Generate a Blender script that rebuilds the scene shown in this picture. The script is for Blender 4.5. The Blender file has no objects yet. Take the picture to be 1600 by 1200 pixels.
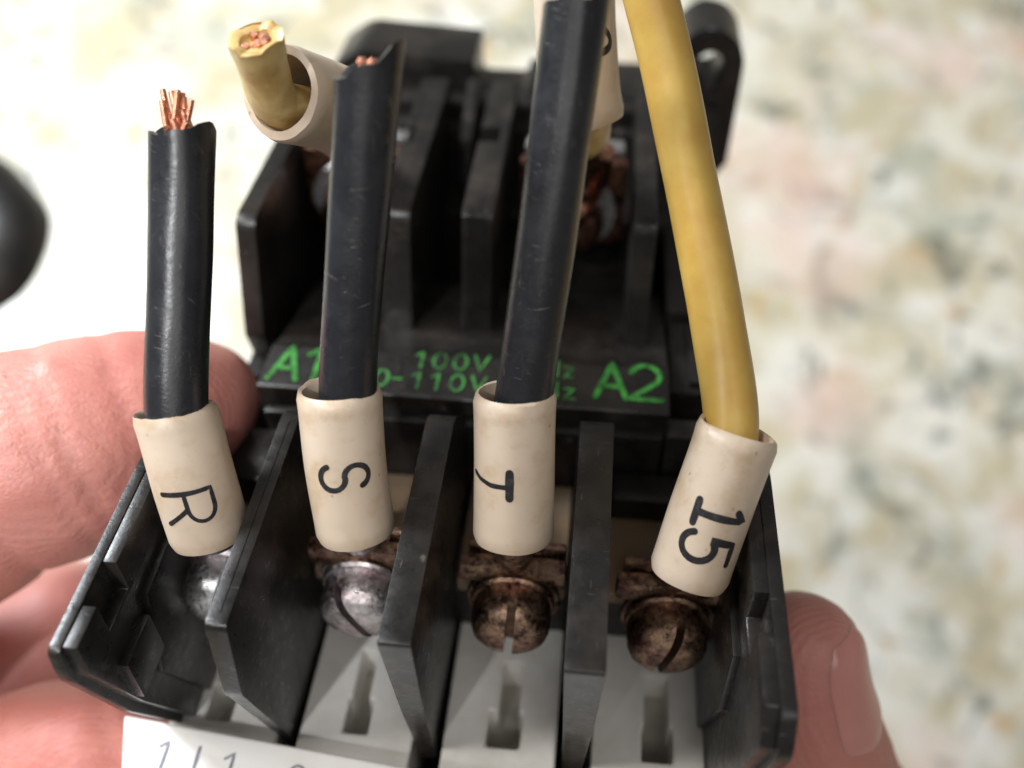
import bpy, bmesh, math, random
from mathutils import Vector, Matrix, noise as mnoise
from mathutils.bvhtree import BVHTree
random.seed(7)
scene = bpy.context.scene
C = scene.collection
scene.unit_settings.system = 'METRIC'
scene.unit_settings.scale_length = 0.01          # one unit is one centimetre
scene.unit_settings.length_unit = 'CENTIMETERS'

# ------------------------------------------------------------------ camera
CAM_H = 23.0
cam_d = bpy.data.cameras.new('camera'); cam = bpy.data.objects.new('camera', cam_d); C.objects.link(cam)
cam.location = (0, 0, CAM_H); cam.rotation_euler = (math.radians(20), 0, 0)
cam_d.sensor_width = 36; cam_d.lens = 33.75
cam_d.clip_start = 0.05; cam_d.clip_end = 500
cam_d.dof.use_dof = True; cam_d.dof.focus_distance = 6.5; cam_d.dof.aperture_fstop = 0.168
scene.camera = cam

# ------------------------------------------------------------------ light
w = bpy.data.worlds.new('World'); scene.world = w; w.use_nodes = True
w.node_tree.nodes['Background'].inputs[0].default_value = (1.0, 0.96, 0.92, 1)
w.node_tree.nodes['Background'].inputs[1].default_value = 0.18

def aim(o, target):
    o.rotation_euler = (Vector(target) - o.location).to_track_quat('-Z', 'Y').to_euler()
def area(name, loc, target, size, power, col):
    d = bpy.data.lights.new(name, 'AREA'); d.shape = 'SQUARE'; d.size = size; d.energy = power; d.color = col
    o = bpy.data.objects.new(name, d); C.objects.link(o); o.location = loc; aim(o, target); return o
area('window_light', (-30, 26, 36), (-9, 9, 2), 13, 31000, (0.88, 0.94, 1.0))
area('ceiling_light', (-30, 11, 62), (-2, 2, 14), 11, 14500, (1.0, 0.96, 0.91))
area('front_fill', (8, -22, 70), (0, 2, 14), 36, 9000, (1.0, 0.97, 0.93))  # added soft fill behind the camera, brightens the terminal cells
sp = bpy.data.lights.new('left_key_spot', 'SPOT'); sp.energy = 62000; sp.color = (0.97, 0.98, 1.0)  # added key spot; its narrow cone keeps the hard light to the left
sp.spot_size = math.radians(12); sp.spot_blend = 1.0; sp.shadow_soft_size = 0.8
so = bpy.data.objects.new('left_key_spot', sp); C.objects.link(so)
so.location = (-15.5, -13.8, 61.7); aim(so, (-3.9, 2.6, 16.8))

vs = scene.view_settings
vs.view_transform = 'Standard'; vs.look = 'None'; vs.exposure = 0; vs.gamma = 1; vs.use_curve_mapping = False

# ------------------------------------------------------------------ materials
class N:
    def __init__(self, name, rough=0.5, metal=0.0, spec=0.5):
        self.m = bpy.data.materials.new(name); self.m.use_nodes = True
        self.t = self.m.node_tree; self.b = self.t.nodes['Principled BSDF']
        self.b.inputs['Roughness'].default_value = rough; self.b.inputs['Metallic'].default_value = metal
        self.b.inputs['Specular IOR Level'].default_value = spec
        self.tc = self.t.nodes.new('ShaderNodeTexCoord')
    def mapping(self, scale=(1, 1, 1), rot=(0, 0, 0), loc=(0, 0, 0)):
        n = self.t.nodes.new('ShaderNodeMapping'); n.inputs['Scale'].default_value = scale
        n.inputs['Rotation'].default_value = rot; n.inputs['Location'].default_value = loc
        self.t.links.new(self.tc.outputs['Object'], n.inputs[0]); return n.outputs[0]
    def noise(self, scale, detail=4, rough=0.55, vec=None, dist=0.0):
        n = self.t.nodes.new('ShaderNodeTexNoise'); n.inputs['Scale'].default_value = scale
        n.inputs['Detail'].default_value = detail; n.inputs['Roughness'].default_value = rough
        n.inputs['Distortion'].default_value = dist
        self.t.links.new(vec if vec else self.tc.outputs['Object'], n.inputs['Vector']); return n.outputs['Fac']
    def voronoi(self, scale, feature='F1', vec=None, out='Distance'):
        n = self.t.nodes.new('ShaderNodeTexVoronoi'); n.feature = feature; n.inputs['Scale'].default_value = scale
        self.t.links.new(vec if vec else self.tc.outputs['Object'], n.inputs['Vector']); return n.outputs[out]
    def ramp(self, fac, stops, interp='LINEAR'):
        n = self.t.nodes.new('ShaderNodeValToRGB'); n.color_ramp.interpolation = interp
        els = n.color_ramp.elements
        while len(els) < len(stops): els.new(0.5)
        for e, (p, c) in zip(els, stops):
            e.position = p; e.color = (*c, 1) if len(c) == 3 else c
        self.t.links.new(fac, n.inputs[0]); return n.outputs[0]
    def mix(self, fac, a, b, mode='MIX'):
        n = self.t.nodes.new('ShaderNodeMix'); n.data_type = 'RGBA'; n.blend_type = mode
        for k, v in ((0, fac), (6, a), (7, b)):
            if hasattr(v, 'is_output') or isinstance(v, bpy.types.NodeSocket): self.t.links.new(v, n.inputs[k])
            elif k == 0: n.inputs[0].default_value = v
            else: n.inputs[k].default_value = (*v, 1)
        return n.outputs[2]
    def val(self, fac, lo, hi, a=0.0, b=1.0):
        n = self.t.nodes.new('ShaderNodeMapRange'); self.t.links.new(fac, n.inputs[0])
        for i, v in enumerate((lo, hi, a, b)): n.inputs[i + 1].default_value = v
        return n.outputs[0]
    def mathop(self, op, a, b):
        n = self.t.nodes.new('ShaderNodeMath'); n.operation = op
        for i, v in enumerate((a, b)):
            if isinstance(v, bpy.types.NodeSocket): self.t.links.new(v, n.inputs[i])
            else: n.inputs[i].default_value = v
        return n.outputs[0]
    def color(self, s):
        if isinstance(s, tuple): self.b.inputs['Base Color'].default_value = (*s, 1)
        else: self.t.links.new(s, self.b.inputs['Base Color'])
        return self
    def rough(self, s): self.t.links.new(s, self.b.inputs['Roughness']); return self
    def bump(self, h, strength=0.2, dist=0.02):
        n = self.t.nodes.new('ShaderNodeBump'); n.inputs['Strength'].default_value = strength
        n.inputs['Distance'].default_value = dist; self.t.links.new(h, n.inputs['Height'])
        prev = self.b.inputs['Normal'].links
        if prev: self.t.links.new(prev[0].from_socket, n.inputs['Normal'])
        self.t.links.new(n.outputs[0], self.b.inputs['Normal']); return self

M = {}
def black_plastic(name, base, dust, rlo, rhi, sc=1.0):
    n = N(name, 0.35)
    fine = n.noise(9, 6, 0.7); big = n.noise(1.6, 5, 0.65)
    d = n.mix(n.val(big, 0.46, 0.74), base, dust)
    marks = None
    for rot, loc, st in (((0.2, 0.1, 0.5), (0, 0, 0), (16*sc, 1.0, 1.0)), ((0.1, 0.7, 1.4), (3, 5, 1), (1.0, 14*sc, 1.2)), ((0.9, 0.3, 0.2), (7, 2, 4), (1.2, 1.0, 15*sc))):
        v = n.noise(5, 2, 0.5, n.mapping(st, rot, loc)); k = n.val(v, 0.70, 0.74, 0, 1)
        marks = k if marks is None else n.mathop('MAXIMUM', marks, k)
    marks = n.mathop('MULTIPLY', marks, n.val(n.noise(2.7, 3), 0.42, 0.6))
    d = n.mix(n.mathop('MULTIPLY', marks, 0.5), d, (0.16, 0.145, 0.13))
    d = n.mix(n.val(n.noise(26, 4, 0.7), 0.66, 0.76, 0, 0.5), d, (0.10, 0.085, 0.07))
    n.color(d); n.rough(n.val(fine, 0.3, 0.7, rlo, rhi))
    n.bump(n.noise(45, 4, 0.6), 0.16, 0.01); n.bump(n.noise(3.5, 3), 0.10, 0.04); n.bump(marks, 0.25, 0.006)
    return n.m
M['black'] = black_plastic('black_plastic', (0.0110, 0.0098, 0.0088), (0.034, 0.0285, 0.024), 0.22, 0.42)
M['black_wire'] = black_plastic('black_wire_insulation', (0.0125, 0.0133, 0.0165), (0.026, 0.027, 0.031), 0.23, 0.40, 1.3)

n = N('yellow_wire_insulation', 0.34)
y = n.mix(n.val(n.noise(3.5, 4), 0.35, 0.7), (0.54, 0.36, 0.085), (0.48, 0.28, 0.06))
y = n.mix(n.val(n.noise(16, 4, 0.6, n.mapping((5, 1, 1))), 0.66, 0.78, 0, 0.35), y, (0.30, 0.15, 0.03))
n.color(y); n.bump(n.noise(40, 3, 0.6, n.mapping((1, 3, 3), (0.4, 0.3, 0.6))), 0.10, 0.01)
n.b.inputs['Subsurface Weight'].default_value = 0.15; n.b.inputs['Subsurface Radius'].default_value = (0.05, 0.03, 0.01)
M['yellow'] = n.m
n = N('aged_yellow_insulation', 0.4)
n.color(n.mix(n.val(n.noise(4, 5), 0.35, 0.65), (0.70, 0.54, 0.24), (0.46, 0.28, 0.09)))
n.bump(n.noise(25, 4), 0.2, 0.02); M['yellow_old'] = n.m

n = N('ivory_sleeve', 0.42)
s = n.mix(n.val(n.noise(1.7, 4), 0.4, 0.75), (0.58, 0.475, 0.37), (0.50, 0.39, 0.285))
s = n.mix(n.val(n.noise(3.4, 6, 0.68), 0.50, 0.70, 0, 0.62), s, (0.44, 0.30, 0.17))
s = n.mix(n.val(n.voronoi(5.5), 0.0, 0.09, 0.8, 0.0), s, (0.16, 0.10, 0.07))
s = n.mix(n.val(n.noise(20, 5, 0.75), 0.62, 0.74, 0, 0.35), s, (0.25, 0.18, 0.12))
n.color(s); n.bump(n.noise(22, 4), 0.15, 0.012)
n.b.inputs['Subsurface Weight'].default_value = 0.25; n.b.inputs['Subsurface Radius'].default_value = (0.06, 0.045, 0.03)
M['sleeve'] = n.m

n = N('white_plastic', 0.5)
s = n.mix(n.val(n.noise(2.5, 5), 0.42, 0.75), (0.82, 0.80, 0.76), (0.66, 0.63, 0.57))
s = n.mix(n.val(n.voronoi(9), 0.0, 0.06, 0.8, 0), s, (0.12, 0.10, 0.085))
s = n.mix(n.val(n.noise(13, 6, 0.7), 0.64, 0.78, 0, 0.45), s, (0.20, 0.17, 0.13))
n.color(s); n.bump(n.noise(35, 5, 0.65), 0.25, 0.012); M['white'] = n.m
n = N('shaded_slot_plastic', 0.6); n.color(n.mix(n.val(n.noise(4, 5), 0.35, 0.7), (0.48, 0.46, 0.41), (0.32, 0.30, 0.26))); M['slot_shade'] = n.m  # white plastic of the slot floors, recess shade put into its colour
n = N('label_card', 0.55)
s = n.mix(n.val(n.noise(2.0, 5), 0.48, 0.8, 0, 0.6), (0.80, 0.79, 0.77), (0.66, 0.60, 0.52))
s = n.mix(n.val(n.noise(14, 5, 0.7), 0.66, 0.8, 0, 0.5), s, (0.35, 0.30, 0.25))
n.color(s); n.bump(n.noise(20, 4), 0.12, 0.012); M['label'] = n.m
n = N('tan_laminate', 0.55)
n.color(n.mix(n.val(n.noise(3, 5), 0.35, 0.7), (0.22, 0.175, 0.13), (0.30, 0.19, 0.10)))
n.bump(n.noise(40, 4), 0.2, 0.01); M['tan'] = n.m
n = N('green_paint', 0.45); n.color(n.mix(n.val(n.noise(10, 5, 0.7), 0.42, 0.62), (0.055, 0.30, 0.05), (0.025, 0.12, 0.02)))
n.bump(n.noise(40, 3), 0.2, 0.01); M['green'] = n.m
n = N('faded_green_paint', 0.5); n.color(n.mix(n.val(n.noise(11, 4), 0.42, 0.66), (0.05, 0.24, 0.045), (0.018, 0.06, 0.015)))
M['green_dim'] = n.m
n = N('black_ink', 0.5); n.color(n.mix(n.val(n.noise(25, 3), 0.5, 0.75), (0.012, 0.011, 0.013), (0.04, 0.036, 0.035))); M['ink'] = n.m
n = N('grey_ink', 0.6); n.color((0.22, 0.23, 0.29)); M['grey_ink'] = n.m

def metal(name, cols, rough, patina, tint=None):
    n = N(name, rough, 1.0)
    c = n.ramp(n.noise(6.5, 7, 0.72, None, 0.8), cols)
    if tint: c = n.mix(n.val(n.noise(4.5, 3), 0.5, 0.66, 0, 0.45), c, tint)
    grime = n.val(n.noise(9, 7, 0.75), 0.47, 0.62, 0, patina)
    n.color(n.mix(grime, c, (0.012, 0.009, 0.008)))
    n.rough(n.val(n.noise(30, 5), 0.3, 0.7, rough - 0.16, rough + 0.25))
    n.bump(n.noise(30, 7, 0.7), 0.40, 0.02); n.bump(n.voronoi(22), 0.2, 0.012); return n.m
M['bronze'] = metal('tarnished_bronze', [(0.25, (0.06, 0.035, 0.03)), (0.45, (0.30, 0.19, 0.14)), (0.6, (0.55, 0.37, 0.24)), (0.75, (0.34, 0.15, 0.14))], 0.36, 0.93, (0.38, 0.16, 0.17))
M['steel'] = metal('oxidised_steel', [(0.25, (0.36, 0.32, 0.33)), (0.5, (0.70, 0.66, 0.66)), (0.75, (0.62, 0.48, 0.48))], 0.36, 0.6, (0.62, 0.36, 0.42))
M['zinc'] = metal('zinc_plate', [(0.2, (0.6, 0.6, 0.62)), (0.6, (0.85, 0.84, 0.84))], 0.28, 0.3)
M['copper'] = metal('bare_copper', [(0.2, (0.45, 0.18, 0.11)), (0.5, (0.72, 0.34, 0.22)), (0.8, (0.62, 0.28, 0.18))], 0.34, 0.45)
M['red_metal'] = metal('heat_stained_copper', [(0.2, (0.08, 0.035, 0.03)), (0.5, (0.34, 0.17, 0.11)), (0.8, (0.60, 0.33, 0.18))], 0.28, 0.92, (0.36, 0.12, 0.14))

n = N('skin', 0.5)
s = n.mix(n.val(n.noise(0.8, 4), 0.35, 0.7), (0.60, 0.26, 0.215), (0.50, 0.165, 0.135))
s = n.mix(n.val(n.noise(3.2, 4), 0.45, 0.75, 0, 0.5), s, (0.66, 0.32, 0.26))
s = n.mix(n.val(n.voronoi(2.3), 0.0, 0.035, 0.7, 0), s, (0.10, 0.05, 0.04))
n.color(s)
n.b.inputs['Subsurface Weight'].default_value = 0.45; n.b.inputs['Subsurface Scale'].default_value = 0.18
n.b.inputs['Subsurface Radius'].default_value = (1.0, 0.3, 0.18)
n.bump(n.noise(5, 4, 0.6, n.mapping((1, 4.5, 1.6), (0.3, 0.2, 0.5)), 0.6), 0.22, 0.05)
wv = n.t.nodes.new('ShaderNodeTexWave'); wv.inputs['Scale'].default_value = 3.2; wv.inputs['Distortion'].default_value = 5.0
wv.inputs['Detail'].default_value = 3; wv.inputs['Detail Scale'].default_value = 0.7
n.t.links.new(n.mapping((1.2, 2.6, 2.2), (0.5, 0.3, 0.9)), wv.inputs['Vector'])
n.bump(wv.outputs['Fac'], 0.17, 0.018)
n.bump(n.voronoi(20, 'DISTANCE_TO_EDGE'), 0.25, 0.02); M['skin'] = n.m
n = N('fingernail', 0.25); n.color(n.mix(n.val(n.noise(2, 2), 0.3, 0.7), (0.60, 0.26, 0.22), (0.64, 0.30, 0.26)))
n.b.inputs['Subsurface Weight'].default_value = 0.3; n.b.inputs['Subsurface Radius'].default_value = (0.2, 0.08, 0.05); M['nail'] = n.m

n = N('granite', 0.22)
v = n.mapping((1, 1, 1), (0, 0, 0.7))
g = n.ramp(n.noise(0.16, 5, 0.6, v, 0.8), [(0.30, (0.72, 0.68, 0.53)), (0.44, (0.83, 0.81, 0.73)), (0.56, (0.77, 0.73, 0.60)), (0.68, (0.74, 0.64, 0.53))])
g = n.mix(n.val(n.noise(0.50, 6, 0.66, v, 0.6), 0.45, 0.58, 0, 0.85), g, (0.55, 0.48, 0.30))
g = n.mix(n.val(n.noise(0.42, 5, 0.62, n.mapping((1, 1, 1), (0, 0, 0.4), (3, 1, 0)), 0.5), 0.52, 0.62, 0, 0.75), g, (0.46, 0.47, 0.38))
g = n.mix(n.val(n.noise(0.75, 6, 0.62, n.mapping((1, 1, 1), (0, 0, 0.7), (5, 3, 0)), 1.2), 0.54, 0.65, 0, 0.85), g, (0.12, 0.13, 0.11))
g = n.mix(n.val(n.noise(0.2, 3, 0.5, n.mapping((1, 1, 1), (0, 0, 0.2), (11.6, 7, 0))), 0.55, 0.68, 0, 0.6), g, (0.82, 0.58, 0.50))
g = n.mix(n.val(n.noise(0.9, 3, 0.5, n.mapping((1, 1, 1), (0, 0, 0.2), (2, 9, 0))), 0.62, 0.72, 0, 0.75), g, (0.58, 0.36, 0.14))
n.color(g); M['granite'] = n.m

# ------------------------------------------------------------------ helpers
# contactor frame -> world (the contactor is held tilted above the counter):
# local x = across the poles, y = towards the mounting base, z = out of its terminal end
FRAME = Matrix(((0.99507, 0.09917, 0.00001, -0.83133), (-0.0896, 0.899, 0.42869, 0.51216),
                (0.0425, -0.42658, 0.90345, 15.01418 + CAM_H - 21.0), (0, 0, 0, 1)))
EYE = Vector((1.1275, -2.9314, 5.1883))            # which side of a sleeve its printing is on

def thing(name, label, cat, base, group=None):
    o = bpy.data.objects.new(name, None); C.objects.link(o); o.empty_display_size = 0.3
    o.matrix_world = FRAME @ Matrix.Translation(Vector(base)); o['label'] = label; o['category'] = cat
    o['_b'] = list(base)
    if group: o['group'] = group
    return o
def base_of(o):
    while '_b' not in o: o = o.parent
    return Vector(o['_b'])
def part(name, bm, mat, parent, smooth=40):
    bmesh.ops.translate(bm, verts=bm.verts, vec=-base_of(parent))
    bmesh.ops.recalc_face_normals(bm, faces=bm.faces)
    me = bpy.data.meshes.new(name); bm.to_mesh(me); bm.free()
    me.materials.append(M[mat])
    if smooth:
        for p in me.polygons: p.use_smooth = True
        me.set_sharp_from_angle(angle=math.radians(smooth))
    o = bpy.data.objects.new(name, me); C.objects.link(o); o.parent = parent
    return o
def merge(*bms):
    r = bmesh.new()
    for b in bms:
        t = bpy.data.meshes.new('t'); b.to_mesh(t); b.free(); r.from_mesh(t); bpy.data.meshes.remove(t)
    return r
def bevel(bm, off, seg=2):
    if off: bmesh.ops.bevel(bm, geom=list(bm.edges), offset=off, segments=seg, profile=0.6, affect='EDGES', clamp_overlap=True)
    return bm
def box(x0, x1, y0, y1, z0, z1, bv=0.02):
    bm = bmesh.new()
    bmesh.ops.create_cube(bm, size=1, matrix=Matrix.Translation(((x0+x1)/2, (y0+y1)/2, (z0+z1)/2)) @ Matrix.Diagonal((x1-x0, y1-y0, z1-z0, 1)))
    return bevel(bm, bv)
def prism(poly, lo, hi, axis='x', bv=0.02):
    """poly in the plane across the axis, extruded from lo to hi"""
    def P(a, b, t): return (t, a, b) if axis == 'x' else (a, t, b) if axis == 'y' else (a, b, t)
    bm = bmesh.new()
    A = [bm.verts.new(P(a, b, lo)) for a, b in poly]; B = [bm.verts.new(P(a, b, hi)) for a, b in poly]
    bm.faces.new(A); bm.faces.new(B[::-1])
    for i in range(len(poly)):
        j = (i + 1) % len(poly); bm.faces.new((A[i], B[i], B[j], A[j]))
    bmesh.ops.recalc_face_normals(bm, faces=bm.faces)
    return bevel(bm, bv)
def round_poly(poly, r, seg=4):
    """rounds the corners of a polygon; r is one radius or one per corner"""
    out = []; k = len(poly)
    for i in range(k):
        p = Vector((*poly[i], 0)); a = Vector((*poly[i-1], 0)); b = Vector((*poly[(i+1) % k], 0))
        rr = r[i] if isinstance(r, (list, tuple)) else r
        if rr <= 0: out.append((p.x, p.y)); continue
        u = (a - p); v = (b - p); q = min(rr, u.length * 0.45, v.length * 0.45)
        s = p + u.normalized() * q; e = p + v.normalized() * q
        for t in range(seg + 1):
            f = t / seg; c = s * (1-f)**2 + p * 2*f*(1-f) + e * f*f; out.append((c.x, c.y))
    return out
def grid_plate(xs, ys, filled, z0, z1):
    """flat plate with openings: cells of a grid that are filled"""
    bm = bmesh.new()
    nx, ny = len(xs) - 1, len(ys) - 1
    F = lambda i, j: 0 <= i < nx and 0 <= j < ny and filled(i, j)
    def q(*p): bm.faces.new([bm.verts.new(c) for c in p])
    for i in range(nx):
        for j in range(ny):
            if not F(i, j): continue
            a, b, c, d = xs[i], xs[i+1], ys[j], ys[j+1]
            q((a, c, z1), (b, c, z1), (b, d, z1), (a, d, z1)); q((a, c, z0), (a, d, z0), (b, d, z0), (b, c, z0))
            if not F(i-1, j): q((a, c, z0), (a, c, z1), (a, d, z1), (a, d, z0))
            if not F(i+1, j): q((b, c, z0), (b, d, z0), (b, d, z1), (b, c, z1))
            if not F(i, j-1): q((a, c, z0), (b, c, z0), (b, c, z1), (a, c, z1))
            if not F(i, j+1): q((a, d, z0), (a, d, z1), (b, d, z1), (b, d, z0))
    bmesh.ops.remove_doubles(bm, verts=bm.verts, dist=1e-5)
    bmesh.ops.recalc_face_normals(bm, faces=bm.faces)
    sharp = [e for e in bm.edges if len(e.link_faces) == 2 and e.calc_face_angle(0) > 0.5]
    bmesh.ops.bevel(bm, geom=sharp, offset=0.018, segments=2, affect='EDGES', clamp_overlap=True)
    return bm
def spline(pts, step=0.05):
    P = [Vector(p) for p in pts]; P = [P[0]*2 - P[1]] + P + [P[-1]*2 - P[-2]]; out = []
    for i in range(1, len(P) - 2):
        a, b, c, d = P[i-1:i+3]; k = max(2, int((c - b).length / step))
        for j in range(k):
            t = j / k
            out.append(0.5*((2*b) + (c-a)*t + (2*a-5*b+4*c-d)*t*t + (3*b-a-3*c+d)*t**3))
    out.append(P[-2].copy()); return out
def frames(path):
    """tangent, toward-the-printing, sideways at each point"""
    r = []
    for i, p in enumerate(path):
        t = (path[min(i+1, len(path)-1)] - path[max(i-1, 0)]).normalized()
        f = EYE - p; f = (f - t * f.dot(t)).normalized(); s = f.cross(t).normalized()
        r.append((p, t, f, s))
    return r
def ring(fr, rad, seg, oval=1.0, wob=0.0, key=0.0):
    p, t, f, s = fr; out = []
    for k in range(seg):
        a = 2*math.pi*k/seg; d = f*math.cos(a) + s*math.sin(a)*oval
        rr = rad * (1 + wob * mnoise.noise(Vector((p.x*1.3 + key, p.y*1.3 + math.cos(a), p.z*1.3 + math.sin(a)))))
        out.append(p + d * rr)
    return out
def skin_rings(bm, rings, close=False):
    V = [[bm.verts.new(c) for c in r] for r in rings]; k = len(V[0])
    for i in range(len(V) - 1):
        for j in range(k): bm.faces.new((V[i][j], V[i][(j+1) % k], V[i+1][(j+1) % k], V[i+1][j]))
    if close: bm.faces.new(V[0]); bm.faces.new(V[-1][::-1])
    return V
def tube(pts, rad, seg=20, oval=1.0, wob=0.0, step=0.06, key=0.0, close=True):
    fr = frames(spline(pts, step)); bm = bmesh.new()
    R = rad if callable(rad) else (lambda u: rad)
    skin_rings(bm, [ring(f, R(i/(len(fr)-1)), seg, oval, wob, key) for i, f in enumerate(fr)], close)
    return bm
def sleeve_mesh(pts, ro, ri, oval, key):
    fr = frames(spline(pts, 0.05)); bm = bmesh.new(); n_ = len(fr) - 1; rings = []
    fl = lambda i: 1 + 0.035 * math.exp(-i / 1.6) + 0.02 * math.exp(-(n_ - i) / 1.6)
    for i, f in enumerate(fr): rings.append(ring(f, ro * fl(i) - (0.018 if i in (0, n_) else 0), 40, oval, 0.05, key))
    for i in (0, 1, 2): rings[i] = [v + fr[i][1]*(0.028*math.sin(2*math.pi*k/40 + key) + 0.012*mnoise.noise(Vector((k*0.5, key, 1.0))))*(1 - i/3) for k, v in enumerate(rings[i])]
    rings.append(ring(fr[-1], ri, 40, oval, 0.05, key))
    for i in range(n_, -1, -3): rings.append(ring(fr[i], ri * fl(i), 40, oval, 0.05, key))
    rings.append(ring(fr[0], ri * fl(0), 40, oval, 0.05, key)); rings.append(rings[0])
    skin_rings(bm, rings); bmesh.ops.remove_doubles(bm, verts=bm.verts, dist=1e-4)
    return bm

# ---- stroke lettering (letter box: 0..w wide, 0..1 high)
def arc(cx, cy, rx, ry, a0, a1, k=12):
    return [(cx + rx*math.cos(math.radians(a0 + (a1-a0)*i/k)), cy + ry*math.sin(math.radians(a0 + (a1-a0)*i/k))) for i in range(k+1)]
GL = {
 'A': (0.64, [[(0, 0), (0.31, 1), (0.62, 0)], [(0.11, 0.33), (0.51, 0.33)]]),
 '1': (0.34, [[(0.0, 0.78), (0.26, 1.0), (0.26, 0)]]),
 '2': (0.62, [arc(0.31, 0.69, 0.30, 0.31, 165, -20) + [(0.55, 0.5), (0.0, 0.0), (0.64, 0.0)]]),
 '0': (0.62, [arc(0.31, 0.5, 0.29, 0.5, 90, 450, 26)]),
 'V': (0.64, [[(0, 1), (0.32, 0), (0.64, 1)]]),
 '-': (0.42, [[(0, 0.5), (0.42, 0.5)]]),
 'H': (0.6, [[(0, 0), (0, 1)], [(0.6, 0), (0.6, 1)], [(0, 0.5), (0.6, 0.5)]]),
 'z': (0.48, [[(0.02, 0.62), (0.46, 0.62), (0.0, 0.0), (0.48, 0.0)]]),
 '5': (0.54, [[(0.50, 1), (0.10, 1), (0.06, 0.56)] + arc(0.25, 0.33, 0.27, 0.32, 125, -155, 18)]),
 '6': (0.60, [arc(0.3, 0.3, 0.28, 0.3, 90, 450, 20), [(0.5, 0.95), (0.2, 0.75), (0.03, 0.38)]]),
 '9': (0.60, [arc(0.3, 0.7, 0.28, 0.3, 90, 450, 20), [(0.57, 0.62), (0.45, 0.2), (0.15, 0.0)]]),
 'L': (0.5, [[(0.05, 1), (0.05, 0), (0.52, 0)]]),
 '3': (0.58, [arc(0.28, 0.74, 0.25, 0.26, 150, -90, 14) + arc(0.28, 0.24, 0.29, 0.25, 90, -155, 14)]),
 'R': (0.66, [[(0.05, 0), (0.05, 1), (0.34, 1)] + arc(0.34, 0.74, 0.27, 0.26, 90, -90) + [(0.05, 0.48)], [(0.34, 0.48), (0.64, 0.0)]]),
 'S': (0.60, [arc(0.27, 0.745, 0.235, 0.255, 20, 262, 16) + arc(0.27, 0.245, 0.25, 0.26, 85, -160, 16)]),
 'T': (0.62, [[(0.31, 0.95), (0.33, 0.55), (0.27, 0.2), (0.18, 0.0)]]),
}
def ribbon(bm, poly, wd, surf, lift=0.0):
    pts = []
    for i in range(len(poly) - 1):
        a, b = poly[i], poly[i+1]; k = max(1, int(math.hypot(b[0]-a[0], b[1]-a[1]) / 0.03))
        for j in range(k): pts.append((a[0]+(b[0]-a[0])*j/k, a[1]+(b[1]-a[1])*j/k))
    pts.append(poly[-1]); rows = []
    for i, p in enumerate(pts):
        q0, q1 = pts[max(0, i-1)], pts[min(len(pts)-1, i+1)]
        dx, dy = q1[0]-q0[0], q1[1]-q0[1]; l = math.hypot(dx, dy) or 1
        wk = wd * (1 + 0.22*mnoise.noise(Vector((p[0]*9, p[1]*9, wd*50)))); nx, ny = -dy/l*wk/2, dx/l*wk/2
        rows.append([bm.verts.new(surf(p[0]+nx*s, p[1]+ny*s)) for s in (1, 0.35, -0.35, -1)])
    for i in range(len(rows) - 1):
        for j in range(3): bm.faces.new((rows[i][j], rows[i][j+1], rows[i+1][j+1], rows[i+1][j]))
    for e in (0, -1):           # blunt round ends
        c = pts[e]; v = [bm.verts.new(surf(c[0]+wd*0.5*math.cos(a*math.pi/5), c[1]+wd*0.5*math.sin(a*math.pi/5))) for a in range(10)]
        bm.faces.new(v)
def letters(items, surf, mat, parent):
    """items: (char, x, y, height, stroke); every character is a part of its own"""
    for ch, x, y, h, st in items:
        bm = bmesh.new()
        for k_, poly in enumerate(GL[ch][1]):
            lift = 0.0006 * k_
            ribbon(bm, [(x + a*h, y + b*h) for a, b in poly], st, lambda u, v, l_=lift: surf(u, v, l_))
        part('letter', bm, mat, parent, 0)
def word(txt, x, y, h, st, gap=0.22):
    r = []
    for c in txt:
        if c == ' ': x += h*0.5; continue
        r.append((c, x, y, h, st)); x += (GL[c][0] + gap) * h
    return r
def on_sleeve(pts, ro, oval, start, turn, tree):
    """letters run down the sleeve; letter-up goes round it to the right"""
    path = spline(pts, 0.02); acc = [0.0]
    for i in range(1, len(path)): acc.append(acc[-1] + (path[i]-path[i-1]).length)
    fr = frames(path)
    def surf(u, v, lift=0.0):
        d = start + u; i = 0
        while i < len(acc) - 2 and acc[i+1] < d: i += 1
        t = (d - acc[i]) / max(1e-6, acc[i+1]-acc[i]); a_, b_ = fr[i], fr[i+1]
        p = a_[0].lerp(b_[0], t); f = a_[2].lerp(b_[2], t).normalized(); s = a_[3].lerp(b_[3], t).normalized()
        if s.x < 0: s = -s
        an = turn + v / ro
        d_ = (f*math.cos(an) + s*math.sin(an)).normalized(); h = tree.ray_cast(p + d_*1.0, -d_)[0]
        return (h if h is not None else p + d_*ro) + d_*(0.002 + lift)
    return surf

# ------------------------------------------------------------------ the setting
bm = bmesh.new(); bmesh.ops.create_grid(bm, x_segments=1, y_segments=1, size=70)
me = bpy.data.meshes.new('countertop'); bm.to_mesh(me); bm.free(); me.materials.append(M['granite'])
ct = bpy.data.objects.new('countertop', me); C.objects.link(ct); ct['kind'] = 'structure'
ct['label'] = 'pale speckled granite countertop far below, out of focus'

# ------------------------------------------------------------------ contactor
con = thing('contactor', 'black contactor with green A1 and A2 lettering, gripped in the hand', 'contactor', (0.3, 2.0, -4.8))
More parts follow.
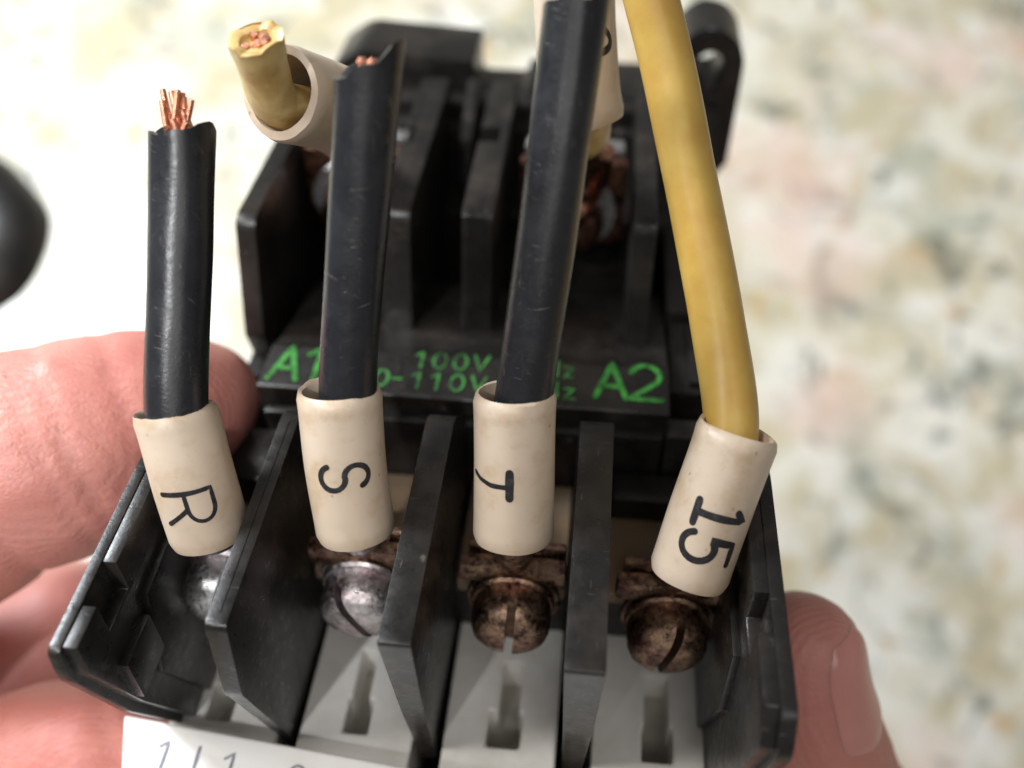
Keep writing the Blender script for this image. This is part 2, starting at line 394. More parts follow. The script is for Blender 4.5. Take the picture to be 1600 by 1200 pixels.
# body
body = merge(
    box(-1.72, 2.33, 2.42, 6.3, -4.8, -1.32, 0.04),
    box(-1.70, 2.31, 1.52, 2.44, -4.7, -1.42, 0.03),
    box(-1.72, 2.29, 0.25, 1.56, -4.75, -3.06, 0.03),
    box(-1.50, 1.83, 2.41, 2.9, -1.5, -0.63, 0.025),
    box(-1.68, 2.28, 5.4, 6.35, -1.5, -0.6, 0.03))
part('housing', body, 'black', con)
coil = prism(round_poly([(2.48, -0.66), (2.48, -0.40), (2.99, -0.40), (3.15, -0.48), (4.5, -0.82), (4.7, -1.6), (2.6, -1.6)], [0, .03, .03, .08, .08, 0, 0]), -1.54, 1.86, 'x', 0.02)
part('coil_cover', coil, 'black', con)
# right flank with its steps and grooves
part('side_step', merge(box(1.88, 2.44, 4.02, 5.35, -1.6, -0.62), box(1.9, 2.46, 3.0, 3.93, -1.6, -0.66), box(2.06, 2.43, 3.08, 3.86, -0.7, -0.60, 0.015), box(2.0, 2.36, 3.8, 4.2, -1.6, -0.95)), 'black', con)
part('side_step', merge(box(1.86, 2.44, 2.42, 2.63, -1.6, -0.6), box(1.9, 2.4, 2.6, 3.02, -1.6, -1.05), box(1.87, 2.42, 2.72, 2.76, -1.2, -0.8, 0.01)), 'black', con)
part('side_step', box(1.45, 2.36, 2.1, 2.4, -1.6, -1.05, 0.03), 'black', con)
# left flank
part('side_step', merge(box(-1.9, -1.56, 3.02, 3.4, -1.9, -0.82), box(-1.9, -1.5, 2.62, 2.8, -1.9, -0.86), box(-1.82, -1.6, 2.75, 3.1, -1.9, -1.2)), 'black', con)
part('side_step', merge(prism([(1.95, -1.12), (2.0, -1.02), (2.42, -0.86), (2.5, -1.6), (1.95, -1.6)], -1.78, -1.1, 'x', 0.02)), 'black', con)
# tan laminate under the terminals
for x0, x1 in ((-1.72, -1.1), (-0.9, -0.02), (0.26, 1.12), (1.44, 2.3)):
    part('insulating_plate', box(x0, x1, 1.36, 2.4, -1.45, -1.31, 0.01), 'tan', con)

# partition walls between the main terminals
BARR = [(-1.07, -0.93, [(0.02, 0), (1.85, 0), (2.38, -0.5), (2.38, -2.4), (0.36, -2.4), (0.34, -2.2), (-0.07, -0.70)]),
        (0.01, 0.22, [(0.0, 0), (1.92, 0), (2.38, -0.5), (2.38, -2.4), (0.38, -2.4), (0.38, -2.3), (0.17, -1.2)]),
        (1.15, 1.40, [(-0.07, 0), (1.98, 0), (2.38, -0.5), (2.38, -2.4), (0.36, -2.4), (0.34, -2.2), (0.08, -1.1)])]
for x0, x1, poly in BARR:
    bb = prism(round_poly(poly, [0.05, 0.12, 0, 0, 0, 0.05, 0.04]), x0, x1, 'x', 0.028)
    for v in bb.verts:                              # moulded taper towards the foot of the front edge
        k = min(1, max(0, -v.co.z/2.2)) * min(1, max(0, (1.2 - v.co.y)/0.8)); xm = (x0 + x1)/2
        v.co.x = xm + (v.co.x - xm) * (1 - 0.38*k)
    part('barrier', bb, 'black', con)
# outer walls, the left one with a notched inner layer
lw = merge(prism(round_poly([(-0.24, -0.02), (1.3, 0), (1.95, -0.35), (2.36, -0.95), (2.36, -2.6), (0.42, -2.3), (0.0, -1.25), (-0.28, -0.28)], [.06, .1, .1, 0, 0, .05, .05, .1]), -1.965, -1.885, 'x', 0.02),
           prism([(-0.2, -0.03), (0.10, -0.03), (0.10, -0.32), (0.42, -0.32), (0.42, -0.02), (1.28, -0.01), (1.9, -0.36), (2.3, -0.95), (2.3, -2.5), (0.48, -2.28), (0.06, -1.2), (-0.22, -0.3)], -1.89, -1.79, 'x', 0.015),
           prism([(0.5, -0.5), (1.3, -0.45), (1.7, -0.8), (1.9, -2.3), (0.7, -2.25), (0.3, -1.2)], -1.8, -1.74, 'x', 0.02),
           box(-1.8, -1.73, 0.02, 0.42, -1.05, -0.62, 0.015))
part('side_wall', lw, 'black', con)
rw = merge(prism(round_poly([(-0.20, 0), (1.62, 0), (2.2, -0.35), (2.4, -0.95), (2.4, -2.6), (0.30, -2.4), (-0.12, -1.3), (-0.36, -0.25)], [.06, .1, .1, 0, 0, .05, .05, .1]), 2.41, 2.505, 'x', 0.02),
           prism([(-0.16, -0.01), (0.32, -0.01), (0.32, -0.3), (0.6, -0.3), (0.6, -0.01), (1.6, -0.01), (2.15, -0.36), (2.35, -0.95), (2.35, -2.5), (0.32, -2.36), (-0.08, -1.28), (-0.31, -0.25)], 2.31, 2.415, 'x', 0.015),
           prism([(0.45, -0.55), (1.5, -0.5), (1.9, -0.9), (1.9, -2.4), (0.8, -2.35), (0.4, -1.2)], 2.255, 2.32, 'x', 0.02))
part('side_wall', rw, 'black', con)

# white arc-chamber panels with keyhole slots, and the floor of each slot
CELLS = [(-1.73, -1.085, (-1.68, -1.52, -1.72, -1.50)), (-0.915, -0.005, (-0.56, -0.42, -0.58, -0.37)), (0.24, 1.135, (0.65, 0.82, 0.575, 0.85)), (1.42, 2.30, (1.83, 2.03, 1.81, 2.06))]
CELLS[0] = (-1.99, -1.085, (-1.66, -1.53, -1.72, -1.50))
for x0, x1, (a, b, c, d) in CELLS:
    xs = [x0, min(a, c), max(a, c), min(b, d), max(b, d), x1]; ys = [0.11, 0.43, 0.74, 1.18, 1.62]
    def fill(i, j, xs=xs, a=a, b=b):
        cx = (xs[i] + xs[i+1]) / 2
        if j == 1: return not (xs[1] < cx < xs[4])
        if j == 2: return not (a < cx < b)
        return True
    part('slotted_panel', grid_plate(xs, ys, fill, -3.0, -2.2), 'white', con)
    part('slot_floor', box(xs[1] - 0.05, xs[4] + 0.05, 0.38, 1.25, -3.05, -2.58, 0), 'slot_shade', con)
# front cover with the printed label strip
lab = prism(round_poly([(0.31, -1.97), (0.29, -4.6), (-1.7, -4.6), (-1.7, -2.0)], [.03, 0, 0, .05]), -2.25, 2.2, 'x', 0.03)
for v in lab.verts:
    if v.co.x < -1: v.co.x += max(0, 0.27 - v.co.y) * 0.36
    v.co.y += 0.010 * math.sin(v.co.x * 3.1) - 0.088 * (v.co.x + 2.27)
lo = part('label_strip', lab, 'label', con)
flat = lambda z: (lambda u, v, l=0.0: (u, v, z + l))
pr = [(t_, x_ - 0.02, -0.07, 0.23, 0.018) for t_, x_ in (('1', -1.87), ('L', -1.57), ('1', -1.34), ('3', -0.83), ('L', -0.49), ('2', -0.27), ('5', 0.30), ('L', 0.66), ('3', 0.90))]
letters(pr, lambda u, v, l=0.0: (u, v - 0.088*(u + 2.27), -1.962 + l), 'grey_ink', lo)

# screws with their clamp plates
def dome_screw(x, y, z, r, h, slot, turn):
    halves = []
    prof = [(0.0, -h), (0.5*r, -0.975*h), (0.76*r, -0.90*h), (0.91*r, -0.77*h), (0.985*r, -0.58*h), (r, -0.35*h), (r, 0.0), (0.97*r, 0.03), (0.0, 0.03)]
    for sgn in (1, -1):
        bm = bmesh.new(); V = []
        for rr, yy in prof:
            V.append([bm.verts.new((rr*math.cos(2*math.pi*k/40), yy, rr*math.sin(2*math.pi*k/40))) for k in range(40)])
        for i in range(len(V)-1):
            for k in range(40): bm.faces.new((V[i][k], V[i][(k+1) % 40], V[i+1][(k+1) % 40], V[i+1][k]))
        bmesh.ops.remove_doubles(bm, verts=bm.verts, dist=1e-4)
        g = list(bm.verts) + list(bm.edges) + list(bm.faces)
        res = bmesh.ops.bisect_plane(bm, geom=g, plane_co=(sgn*slot/2, 0, 0), plane_no=(sgn, 0, 0), clear_inner=True)
        ed = [e for e in res['geom_cut'] if isinstance(e, bmesh.types.BMEdge)]
        bmesh.ops.edgeloop_fill(bm, edges=ed); halves.append(bm)
    halves.append(box(-slot, slot, -0.32*h, 0.02, -r*0.94, r*0.94, 0))
    b = merge(*halves)
    bmesh.ops.rotate(b, verts=b.verts, cent=(0, 0, 0), matrix=Matrix.Rotation(turn, 3, 'Y'))
    bmesh.ops.translate(b, verts=b.verts, vec=(x, y, z)); return b
def lathe_y(x, z, prof, seg=32):
    bm = bmesh.new()
    skin_rings(bm, [[Vector((x + r*math.cos(2*math.pi*k/seg), yy, z + r*math.sin(2*math.pi*k/seg))) for k in range(seg)] for r, yy in prof], True)
    return bm
def rough_up(bm, amt, sc):
    for v in bm.verts: v.co += Vector((mnoise.noise(v.co*sc), mnoise.noise(v.co*sc + Vector((9, 0, 0))), mnoise.noise(v.co*sc + Vector((0, 7, 0))))) * amt
    return bm
for x, z, mat, turn, lab_ in ((-1.5, -1.12, 'zinc', 0.3, 'bright silvery screw'), (-0.42, -1.12, 'steel', -0.45, 'greyish screw'), (0.73, -1.16, 'bronze', 0.05, 'brown tarnished screw with upright slot'), (1.91, -1.24, 'bronze', 0.25, 'dark tarnished screw')):
    sc = part('terminal_screw', dome_screw(x, 1.07, z - 0.02, 0.30, 0.29, 0.066, turn), mat, con); sc['label'] = lab_
    part('collar', lathe_y(x, z + 0.01, [(0.2, 1.06), (0.31, 1.075), (0.325, 1.10), (0.31, 1.125), (0.2, 1.14)]), mat if mat != 'zinc' else 'steel', sc)
    cm = 'steel' if mat in ('zinc',) else 'bronze'
    part('clamp_plate', rough_up(box(x - 0.41, x + 0.40, 1.13, 1.27, z + 0.20, z + 0.40, 0.045), 0.014, 4), cm, sc)
    part('lock_washer', rough_up(lathe_y(x, z - 0.02, [(0.15, 1.14), (0.35, 1.15), (0.36, 1.18), (0.35, 1.21), (0.15, 1.22)]), 0.01, 6), 'bronze' if mat == 'bronze' else 'steel', sc)
    part('clamp_plate', rough_up(box(x - 0.36, x + 0.38, 1.30, 1.37, z - 0.1, z + 0.44, 0.025), 0.012, 5), 'bronze', sc)
    part('shank', lathe_y(x, z, [(0.13, 1.1), (0.13, 1.5)], 16), cm, sc)

# coil terminal bay: partitions
def coil_poly(y0, y1, base): return round_poly([(y0, 0.5), (y1, 0.5), (y1, -1.4), (y0 - 0.1, -1.4), (y0 - 0.36, base + 0.12)], [0.1, 0.03, 0, 0, 0.05])
part('coil_barrier', prism(coil_poly(3.55, 6.1, -0.62), -1.87, -1.70, 'x', 0.025), 'black', con)
def notched(y0, y1, base, n0, n1, dep):
    return [(y0 + 0.05, 0.495), (n0, 0.495), (n0, 0.5-dep), (n1, 0.5-dep), (n1, 0.495), (y1, 0.495), (y1, -1.4), (y0 - 0.1, -1.4), (y0 - 0.355, base + 0.12), (y0, 0.45)]
part('coil_barrier', merge(prism(coil_poly(3.80, 6.2, -0.8), -0.60, -0.42, 'x', 0.02), prism(notched(3.80, 6.18, -0.8, 4.95, 5.22, 0.3), -0.70, -0.59, 'x', 0.012)), 'black', con)
part('coil_barrier', merge(prism(coil_poly(3.84, 6.2, -0.9), 0.21, 0.29, 'x', 0.015), prism(notched(3.84, 6.18, -0.9, 5.0, 5.25, 0.3), 0.02, 0.22, 'x', 0.012)), 'black', con)
part('coil_barrier', prism(coil_poly(3.82, 6.25, -0.72), 1.49, 1.68, 'x', 0.025), 'black', con)
part('coil_barrier', prism([(5.3, -1.4), (5.5, 0.2), (6.3, 0.46), (6.3, -1.4)], -0.24, -0.12, 'x', 0.02), 'black', con)
# coil terminals
for x, lab_ in ((-1.15, 'coil terminal screw in the left bay'), (0.93, 'copper coloured coil terminal screw in the right bay')):
    cs = part('coil_screw', dome_screw(x, 4.72, -0.12, 0.31, 0.24, 0.06, 0.7), 'red_metal', con)
    part('washer', rough_up(lathe_y(x, -0.08, [(0.1, 4.74), (0.42, 4.75), (0.43, 4.79), (0.1, 4.80)]), 0.02, 3), 'zinc', cs)
    part('clamp_plate', rough_up(box(x - 0.5, x + 0.5, 4.84, 4.95, -0.5, 0.42, 0.03), 0.015, 4), 'red_metal', cs)
    part('clamp_plate', rough_up(box(x - 0.47, x + 0.47, 5.08, 5.3, -0.5, 0.42, 0.04), 0.02, 3), 'zinc', cs)
# mounting base and lug
part('base_plate', merge(prism(round_poly([(-1.75, -3), (-1.75, 0.42), (-1.42, 0.64), (-0.2, 0.57), (-0.2, 0.12), (0.3, 0.12), (0.33, 0.26), (1.9, 0.26), (2.4, 0.1), (2.4, -3)], [0, .1, .12, .02, .08, .06, .03, .05, 0, 0]), 6.42, 7.2, 'y', 0.025),
     box(-1.7, 1.95, 6.15, 6.45, -3, 0.24, 0.025), box(-1.66, 1.9, 5.95, 6.2, -3, 0.08, 0.02)), 'black', con)
def lug_mesh():
    k = 40; out = []; inn = []
    for i in range(k):
        a = 2*math.pi*i/k; c, s = math.cos(a), math.sin(a)
        if s >= -0.02: o = (2.21 + 0.36*c, 0.57 + 0.40*s)
        else:
            t = min(0.36/max(1e-6, abs(c)), 1.35/max(1e-6, abs(s))); o = (2.21 + t*c, 0.57 + t*s)
        out.append(o); inn.append((2.225 + 0.155*c, 0.53 + 0.21*s))
    bm = bmesh.new()
    rows = [[bm.verts.new((x, y, z)) for x, z in pl] for pl, y in ((out, 6.52), (out, 7.3), (inn, 7.3), (inn, 6.52))]
    for a, b in ((0, 1), (1, 2), (2, 3), (3, 0)):
        for i in range(k): bm.faces.new((rows[a][i], rows[a][(i+1) % k], rows[b][(i+1) % k], rows[b][i]))
    bmesh.ops.recalc_face_normals(bm, faces=bm.faces)
    sharp = [e for e in bm.edges if len(e.link_faces) == 2 and e.calc_face_angle(0) > 0.9]
    bmesh.ops.bevel(bm, geom=sharp, offset=0.03, segments=2, affect='EDGES', clamp_overlap=True); return bm
part('mounting_lug', lug_mesh(), 'black', con)

part('mould_seam', box(-1.008, -0.994, 0.12, 1.75, -0.01, 0.006, 0), 'black', con)
# raised green lettering
letters([('A', -1.47, 2.575, 0.38, 0.048), ('1', -1.185, 2.59, 0.38, 0.048)], flat(-0.392), 'green', con)
letters([('A', 1.26, 2.62, 0.40, 0.048), ('2', 1.54, 2.625, 0.40, 0.048)], flat(-0.392), 'green', con)
g1 = [(c, x, 2.825, 0.185, 0.021) for c, x in (('1', -0.27), ('0', -0.125), ('0', 0.05), ('V', 0.225), ('5', 0.47), ('0', 0.64), ('H', 0.82), ('z', 0.99))]
g2 = [(c, x, 2.575, 0.185, 0.023) for c, x in (('1', -0.66), ('0', -0.58), ('-', -0.43), ('1', -0.26), ('1', -0.10), ('0', 0.055), ('V', 0.23), ('6', 0.47), ('0', 0.64), ('H', 0.83), ('z', 1.0))]
letters(g1 + g2, flat(-0.394), 'green_dim', con)

# ------------------------------------------------------------------ wires
WIRE = {'R': [(-1.52, 2.34, 2.01), (-1.52, 1.86, 1.39), (-1.52, 1.23, 0.61), (-1.47, 1.06, 0.29), (-1.4, 0.97, -0.04), (-1.39, 0.98, -0.38)],
        'S': [(-0.24, 2.32, 2.57), (-0.3, 1.98, 1.88), (-0.39, 1.45, 0.79), (-0.39, 1.2, 0.25), (-0.37, 1.05, -0.33)],
        'T': [(0.95, 2.68, 2.82), (0.88, 2.15, 1.94), (0.77, 1.54, 0.76), (0.73, 1.31, 0.25), (0.74, 1.12, -0.33)],
        'Y': [(1.27, 3.93, 2.84), (1.4, 3.69, 2.52), (1.61, 3.3, 2.02), (1.84, 2.7, 1.4), (2.03, 2.15, 0.9), (2.15, 1.6, 0.47), (2.10, 1.3, 0.17), (1.97, 1.02, -0.34)]}
SLEEVE = {'R': [(-1.55, 1.26, 0.57), (-1.44, 1.03, 0.19), (-1.37, 0.88, -0.27)],
          'S': [(-0.46, 1.43, 0.7), (-0.42, 1.2, 0.25), (-0.35, 0.98, -0.25)],
          'T': [(0.7, 1.53, 0.69), (0.72, 1.31, 0.25), (0.74, 1.07, -0.28)],
          'Y': [(2.18, 1.47, 0.55), (2.06, 1.17, 0.12), (1.95, 0.91, -0.34)]}
SCREW_AT = {'R': (-1.5, -1.12), 'S': (-0.42, -1.12), 'T': (0.73, -1.16), 'Y': (1.91, -1.24)}
def cut_wire(bm, pts, rad, depth, key):
    """ragged, hollow cut end at the start of the path"""
    fr = frames(spline(pts, 0.06))
    return fr[0]
def make_wire(key, label, mat, rad, ragged, slant, strands, flare=0.02):
    pts = WIRE[key]; t = thing('wire', label, 'wire', pts[-1], 'wires screwed into the front terminals')
    fr = frames(spline(pts, 0.05)); bm = bmesh.new(); rings = []
    for i, f in enumerate(fr):
        r = ring(f, rad * (1 + flare*math.exp(-i/6)), 28, 1.0, 0.06, ord(key))
        if i < 3 and ragged:
            r = [v - f[1] * (ragged * mnoise.noise(Vector((1.6*math.cos(2*math.pi*k/28), 1.6*math.sin(2*math.pi*k/28), ord(key)*0.37))) + slant * math.sin(2*math.pi*k/28)) * (1 - i/3) for k, v in enumerate(r)]
        rings.append(r)
    e = fr[0]; cap = []
    for q, dn in ((0.86, 0.0), (0.62, 0.03), (0.50, 0.10), (0.46, 0.25)):
        c0 = e[0]; cap.append([c0 + (v - c0) * q + e[1] * dn for v in rings[0]])
    rings = cap[::-1] + rings
    skin_rings(bm, rings, True); part('insulation', bm, mat, t)
    p, tg, f, s = e
    for k in range(strands):
        a = k * 2.4 + 0.6; rr = rad * (0.12 + 0.28 * ((k * 37) % 10) / 10); L = 0.13 * ((k * 53) % 10) / 10 if key == 'R' else -0.02
        o_ = p + f*math.cos(a)*rr + s*math.sin(a)*rr
        part('copper_strand', tube([o_ + tg*0.25, o_, o_ - tg*L + f*0.03*math.sin(k*3) + s*0.03*math.cos(k*5)], 0.02, 8, step=0.06), 'copper', t)
    sx, sz = SCREW_AT[key]; q = Vector(pts[-1])
    part('crimp_lug', rough_up(merge(tube([q + Vector((0, 0, 0.05)), q, Vector((sx, 1.22, sz + 0.5)), Vector((sx, 1.275, sz + 0.35))], lambda u: 0.17 - 0.03*u, 14), box(sx - 0.2, sx + 0.2, 1.275, 1.298, sz - 0.2, sz + 0.4, 0)), 0.01, 5), 'bronze' if key in 'TY' else 'steel', t)
    return t
wr = make_wire('R', 'short black wire with bare copper ends, rising from the sleeve marked R', 'black_wire', 0.203, 0.12, 0.02, 9)
make_wire('S', 'black wire cut off at a slant, rising from the sleeve marked S', 'black_wire', 0.187, 0.08, 0.12, 7, 0.12)
make_wire('T', 'long black wire running to the top edge from the sleeve marked T', 'black_wire', 0.190, 0.03, 0.03, 7)
make_wire('Y', 'long mustard yellow wire rising from the sleeve marked 15', 'yellow', 0.185, 0.0, 0.0, 0)
# longer bare strands on the shortest wire
b0 = Vector(WIRE['R'][0])
for dx, dl, ln in ((-0.10, 0.0, 0.19), (-0.085, 0.04, 0.24), (-0.06, 0.0, 0.26), (-0.045, 0.05, 0.22), (-0.02, 0.02, 0.24), (0.0, 0.06, 0.19), (0.02, 0.01, 0.2), (0.05, 0.04, 0.12)):
    part('copper_strand', tube([b0 + Vector((dx, dl, -0.15)), b0 + Vector((dx, dl, 0.0)), b0 + Vector((dx - 0.02 + 0.05*math.sin(dx*90), dl + ln*0.66, ln*0.8))], 0.019, 8), 'copper', wr)

def make_sleeve(key, label, items, start, turn, oval=1.0):
    pts = SLEEVE[key]; t = thing('marker_sleeve', label, 'wire sleeve', pts[-1], 'marker sleeves on the front wires')
    tb = sleeve_mesh(pts, 0.272, 0.232, oval, ord(key)); tree = BVHTree.FromBMesh(tb)
    part('tube', tb, 'sleeve', t)
    letters(items, on_sleeve(pts, 0.272, oval, start, turn, tree), 'ink', t)
    return t
make_sleeve('R', 'ivory marker sleeve printed R', [('R', 0, -0.19, 0.345, 0.030)], 0.46, -0.26)
make_sleeve('S', 'ivory marker sleeve printed S', [('S', 0, -0.17, 0.325, 0.040)], 0.43, -0.03)
GL['bar'] = (0.6, [[(-0.02, 0.96), (0.55, 0.96)]])
ts = make_sleeve('T', 'ivory marker sleeve printed T', [('T', 0, -0.30, 0.30, 0.034), ('bar', 0.0, -0.295, 0.31, 0.055)], 0.47, -0.12)
GL['i'] = (0.4, [[(0.05, 0.78), (0.2, 0.97), (0.2, 0.0)], [(0.0, 0.0), (0.42, 0.0)]])
make_sleeve('Y', 'ivory marker sleeve printed 15', [('i', 0.0, -0.15, 0.35, 0.048), ('5', 0.195, -0.185, 0.35, 0.046)], 0.46, 0.24)

# the coil wires at the back: one cut short in a blank sleeve, one hidden in its sleeve
sl = [(-1.0, 2.81, 2.08), (-0.87, 3.1, 1.86), (-0.78, 3.28, 1.70), (-0.72, 3.5, 1.48)]
t = thing('marker_sleeve', 'blank ivory sleeve with a yellow wire stub poking out, behind the slant-cut wire', 'wire sleeve', sl[-1])
part('tube', sleeve_mesh(sl, 0.315, 0.245, 1.0, 3), 'sleeve', t)
t = thing('wire_stub', 'short aged yellow wire stub poking out of the blank sleeve', 'wire', (-0.8, 3.8, 0.9))
bm = bmesh.new(); fr = frames(spline([(-1.02, 2.63, 2.54), (-1.04, 2.72, 2.28), (-1.04, 2.85, 1.98), (-0.90, 3.15, 1.76), (-0.74, 3.5, 1.42), (-0.75, 3.8, 1.1)], 0.05)); rings = []
for i, f in enumerate(fr): rings.append(ring(f, (0.17 if i else 0.175) * (1.06 if i < 3 else 1), 26, 0.98, 0.12, 5))
rings[0] = [v - fr[0][1]*(0.07*mnoise.noise(Vector((1.8*math.cos(2*math.pi*k/26), 1.8*math.sin(2*math.pi*k/26), 3.3))) + 0.05*math.sin(k*2*math.pi/26 + 1)) for k, v in enumerate(rings[0])]
for q, dn in ((0.84, 0.0), (0.62, 0.02), (0.55, 0.05)):
    rings.insert(0, [fr[0][0] + (v - fr[0][0]) * q + fr[0][1] * dn for v in rings[len(rings) - len(fr)]])
skin_rings(bm, rings, True); part('insulation', bm, 'yellow_old', t)
p, tg, f, s = fr[0]
for k in range(7):
    o_ = p + (f*math.cos(k*2.4) + s*math.sin(k*2.4)) * 0.085 * (0.3 + 0.7*((k*3) % 7)/7)
    part('copper_strand', tube([o_ + tg*0.2, o_ + tg*0.06, o_ + tg*(0.02 + 0.012*(k % 3))], 0.026, 8), 'copper', t)
part('crimp_lug', rough_up(tube([(-0.75, 3.72, 1.2), (-0.9, 4.25, 0.7), (-1.1, 4.8, 0.2)], lambda u: 0.2 - 0.05*u, 14), 0.015, 5), 'steel', t)

sl = [(0.83, 4.3, 2.75), (0.86, 4.19, 2.57), (0.91, 3.9, 2.13), (0.98, 3.67, 1.75), (1.04, 3.6, 1.53)]
t = thing('marker_sleeve', 'ivory sleeve half hidden behind the top of the long black wire', 'wire sleeve', sl[-1])
tb = sleeve_mesh(sl, 0.30, 0.25, 1.0, 8); tree = BVHTree.FromBMesh(tb); part('tube', tb, 'sleeve', t)
letters([('0', 0, -0.20, 0.3, 0.05)], on_sleeve(sl, 0.30, 1.0, 0.80, 0.62, tree), 'ink', t)
t = thing('coil_wire', 'wire inside the sleeve half hidden behind the long black wire, down to the copper screw', 'wire', (0.95, 4.7, 0.35))
part('insulation', tube([(0.84, 4.27, 2.7), (0.86, 4.19, 2.57), (0.91, 3.9, 2.13), (0.98, 3.68, 1.75), (1.03, 3.75, 1.4), (1.0, 4.05, 1.15)], 0.2, 18), 'yellow_old', t)
part('crimp_lug', rough_up(merge(tube([(1.0, 3.98, 1.25), (1.0, 4.3, 0.8), (0.97, 4.81, 0.3), (0.95, 4.82, 0.1)], lambda u: 0.19 - 0.06*u, 14), tube([(1.2, 4.5, 0.75), (1.18, 4.7, 0.4), (1.12, 4.8, 0.1)], 0.09, 12)), 0.02, 5), 'red_metal', t)

# ------------------------------------------------------------------ the hand
def hand_mesh(chains, pads):
    bm = bmesh.new()
    def ball(p, r): bmesh.ops.create_icosphere(bm, subdivisions=2, radius=r, matrix=Matrix.Translation(p))
    for ch in chains:
        pts = [Vector(c[:3]) for c in ch]; rad = [c[3] for c in ch]
        path = spline(pts, 100); seg = []
        P = [pts[0]*2 - pts[1]] + pts + [pts[-1]*2 - pts[-2]]
        for i in range(1, len(P) - 2):
            a, b, c, d = P[i-1:i+3]; k = max(2, int((c - b).length / (0.3*min(rad[i-1], rad[i]))))
            for j in range(k):
                t = j / k; ball(0.5*((2*b) + (c-a)*t + (2*a-5*b+4*c-d)*t*t + (3*b-a-3*c+d)*t**3), rad[i-1]*(1-t) + rad[i]*t)
        ball(pts[-1], rad[-1])
    return bm
def raw_object(bm):
    me = bpy.data.meshes.new('hand_raw'); bm.to_mesh(me); bm.free()
    return bpy.data.objects.new('hand_raw', me)
H = {
 'thumb': [(-2.10, 2.62, -0.72, .50), (-2.42, 2.36, -0.72, .76), (-2.95, 1.98, -0.75, .95), (-3.88, 1.63, -0.98, 1.0), (-5.33, 1.16, -2.28, 1.1), (-6.6, 0.13, -5.16, 1.4), (-6.2, -2.45, -10.2, 1.7), (-5.2, -6.5, -15.5, 1.6)],
 'web': [(-4.35, 2.15, -4.3, .9), (-4.9, 1.7, -4.6, 1.05), (-5.7, 1.1, -5.0, 1.2), (-6.6, 0.13, -6.0, 1.4)],
 'heel': [(-2.62, 0.22, -2.70, .66), (-3.3, 0.15, -3.1, .85), (-4.2, -0.25, -4.2, 1.0), (-5.4, -1.5, -8.0, 1.3), (-5.6, -3.2, -11.5, 1.6)],
 'index': [(3.04, 1.25, -1.66, .47), (3.18, 1.02, -2.24, .57), (3.5, 0.82, -3.05, .63), (4.07, 0.7, -4.3, .68), (5.2, 0.19, -7.6, .78), (3.64, -1.95, -12.0, .95), (-1.5, -4.4, -14.5, 1.2)],
 'middle': [(4.0, 0.2, -6.4, .55), (4.9, -0.25, -8.3, .68), (5.6, -1.35, -11.0, .78), (2.9, -3.1, -14.0, .95), (-2.2, -5.0, -15.3, 1.2)],
 'ring': [(4.4, -1.2, -9.9, .52), (5.2, -1.9, -11.7, .64), (5.3, -3.0, -14.0, .72), (1.7, -4.4, -15.6, .9), (-2.8, -5.6, -15.8, 1.2)],
 'pinky': [(3.8, -2.8, -13.0, .46), (4.4, -3.8, -14.6, .55), (3.9, -4.9, -16.0, .62), (0.3, -5.6, -16.6, .8), (-3.2, -6.2, -16.0, 1.2)],
 'palm': [(-5.6, -3.0, -11.5, 1.3), (-3.0, -3.6, -13.2, 1.25), (0.2, -3.5, -13.6, 1.0)],
 'wrist': [(-2.8, -6.0, -15.6, 1.3), (-4.2, -6.6, -15.6, 1.7), (-5.2, -9.0, -16.0, 1.9), (-6.0, -13.0, -17.2, 2.2)],
}
ro = raw_object(hand_mesh(list(H.values()), None)); C.objects.link(ro)
md = ro.modifiers.new('r', 'REMESH'); md.mode = 'VOXEL'; md.voxel_size = 0.085
ms = ro.modifiers.new('s', 'SMOOTH'); ms.iterations = 9; ms.factor = 0.6
dg = bpy.context.evaluated_depsgraph_get(); hme = bpy.data.meshes.new_from_object(ro.evaluated_get(dg))
bpy.data.objects.remove(ro)
# creases and folds across the thumb and the fingertip
def crease(p, c, ax, wd, dep):
    d = (p - c).dot(ax); return -dep * math.exp(-(d/wd)**2)
ax_t = Vector((-0.80, -0.55, -0.1)).normalized(); nrm = [v.normal.copy() for v in hme.vertices]
for v, nv in zip(hme.vertices, nrm):
    p = v.co
    if p.z > -4.5:
        d = 0.0
        if p.x < 0:
            for off, wd, dp in ((0.55, 0.05, .03), (1.05, 0.06, .035), (1.22, 0.045, .025), (1.75, 0.06, .03)):
                q = (p - Vector(H['thumb'][0][:3])).dot(ax_t) + 0.05*mnoise.noise(p*2)
                d += -dp * math.exp(-((q - off)/wd)**2)
            d += 0.03 * mnoise.noise(p*1.7)
        else:
            q = p.z + 0.15*p.y; 
            for off, wd in ((-2.75, 0.05), (-2.9, 0.04)): d += -0.025 * math.exp(-((q - off)/wd)**2)
            d += 0.02 * mnoise.noise(p*2.1)
        v.co += nv * d
hb = bmesh.new(); hb.from_mesh(hme); bpy.data.meshes.remove(hme)
skin_tree = BVHTree.FromBMesh(hb)
hand = thing('person', 'bare hand gripping the black contactor from below, thumb at left and fingertip at right', 'person', (-4.2, -6.6, -16.5))
part('hand', hb, 'skin', hand, 180)
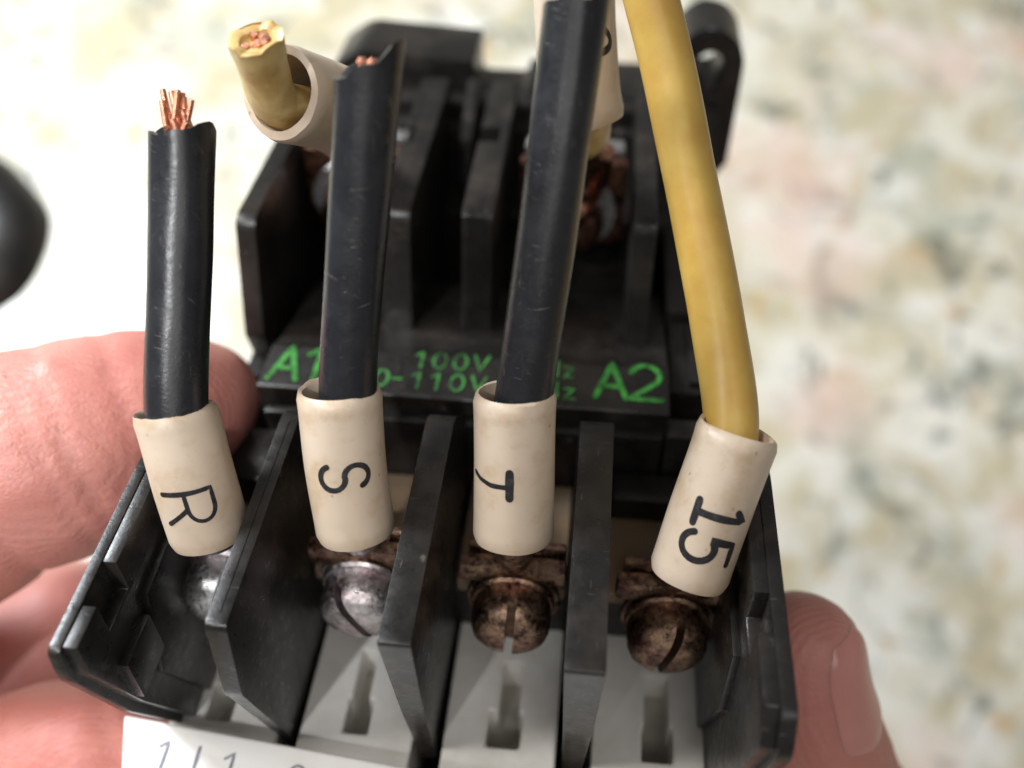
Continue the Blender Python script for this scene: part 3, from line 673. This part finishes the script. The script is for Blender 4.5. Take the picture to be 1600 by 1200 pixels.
# fingernail on the outer side of the right-hand fingertip, laid on the skin
def nail_mesh(c, up, out, wd, ln, reach):
    up = up.normalized(); out = (out - up*out.dot(up)).normalized(); sd = up.cross(out); bm = bmesh.new(); G = []; K = 24
    for i in range(K + 1):
        v = -1 + 2*i/K; row = []
        for j in range(K + 1):
            u = -1 + 2*j/K; k = (1 - 0.42*max(0, v)**3) * (1 - 0.10*max(0, -v)**4)
            a = u * wd * k / 0.5; d = (out*math.cos(a) + sd*math.sin(a)).normalized()
            o_ = c + up*(v*ln - (0.10*(1 - u*u) if v < -0.8 else 0)); h = skin_tree.ray_cast(o_ + d*reach, -d)[0]
            if h is None: h = o_ + d*0.5
            e = min(1, (1 - abs(u))*5, (1 - abs(v))*5)
            row.append(bm.verts.new(h + d*(0.004 + 0.022*math.sqrt(max(0, e)))))
        G.append(row)
    for i in range(K):
        for j in range(K): bm.faces.new((G[i][j], G[i][j+1], G[i+1][j+1], G[i+1][j]))
    for _ in range(4): bmesh.ops.smooth_vert(bm, verts=[v for v in bm.verts if not v.is_boundary], factor=0.5, use_axis_x=True, use_axis_y=True, use_axis_z=True)
    return bm
part('nail', nail_mesh(Vector((3.10, 1.15, -1.86)), Vector((-0.27, 0.36, 0.88)), Vector((0.80, -0.45, 0.40)), 0.36, 0.44, 1.6), 'nail', hand, 180)

# ------------------------------------------------------------------ dark thing on the counter, far out of focus
def lump():
    bm = bmesh.new(); prof = [(0.0, 2.2), (0.8, 2.15), (1.5, 1.9), (1.9, 1.35), (2.0, 0.5), (2.05, 0.0)]
    skin_rings(bm, [[Vector((r*math.cos(2*math.pi*k/32)*1.0, r*math.sin(2*math.pi*k/32)*1.25, z)) for k in range(32)] for r, z in [(0.01, 2.2)] + prof[1:]], True); return bm
bm = lump()
for v in bm.verts:
    v.co.z *= 0.45; v.co.xy *= 1 + 0.3*mnoise.noise(v.co*0.4)
bmesh.ops.recalc_face_normals(bm, faces=bm.faces)
kn = bpy.data.objects.new('dark_lump', None); C.objects.link(kn); kn.location = (-14.6, 12.6, 0); kn.rotation_euler = (0, 0, 0.5); kn['_b'] = [0, 0, 0]
kn['label'] = 'dark blurred lump lying on the granite at the left edge'; kn['category'] = 'lump'
part('cap', bm, 'black', kn)

for o in list(C.objects):
    if '_b' in o: del o['_b']
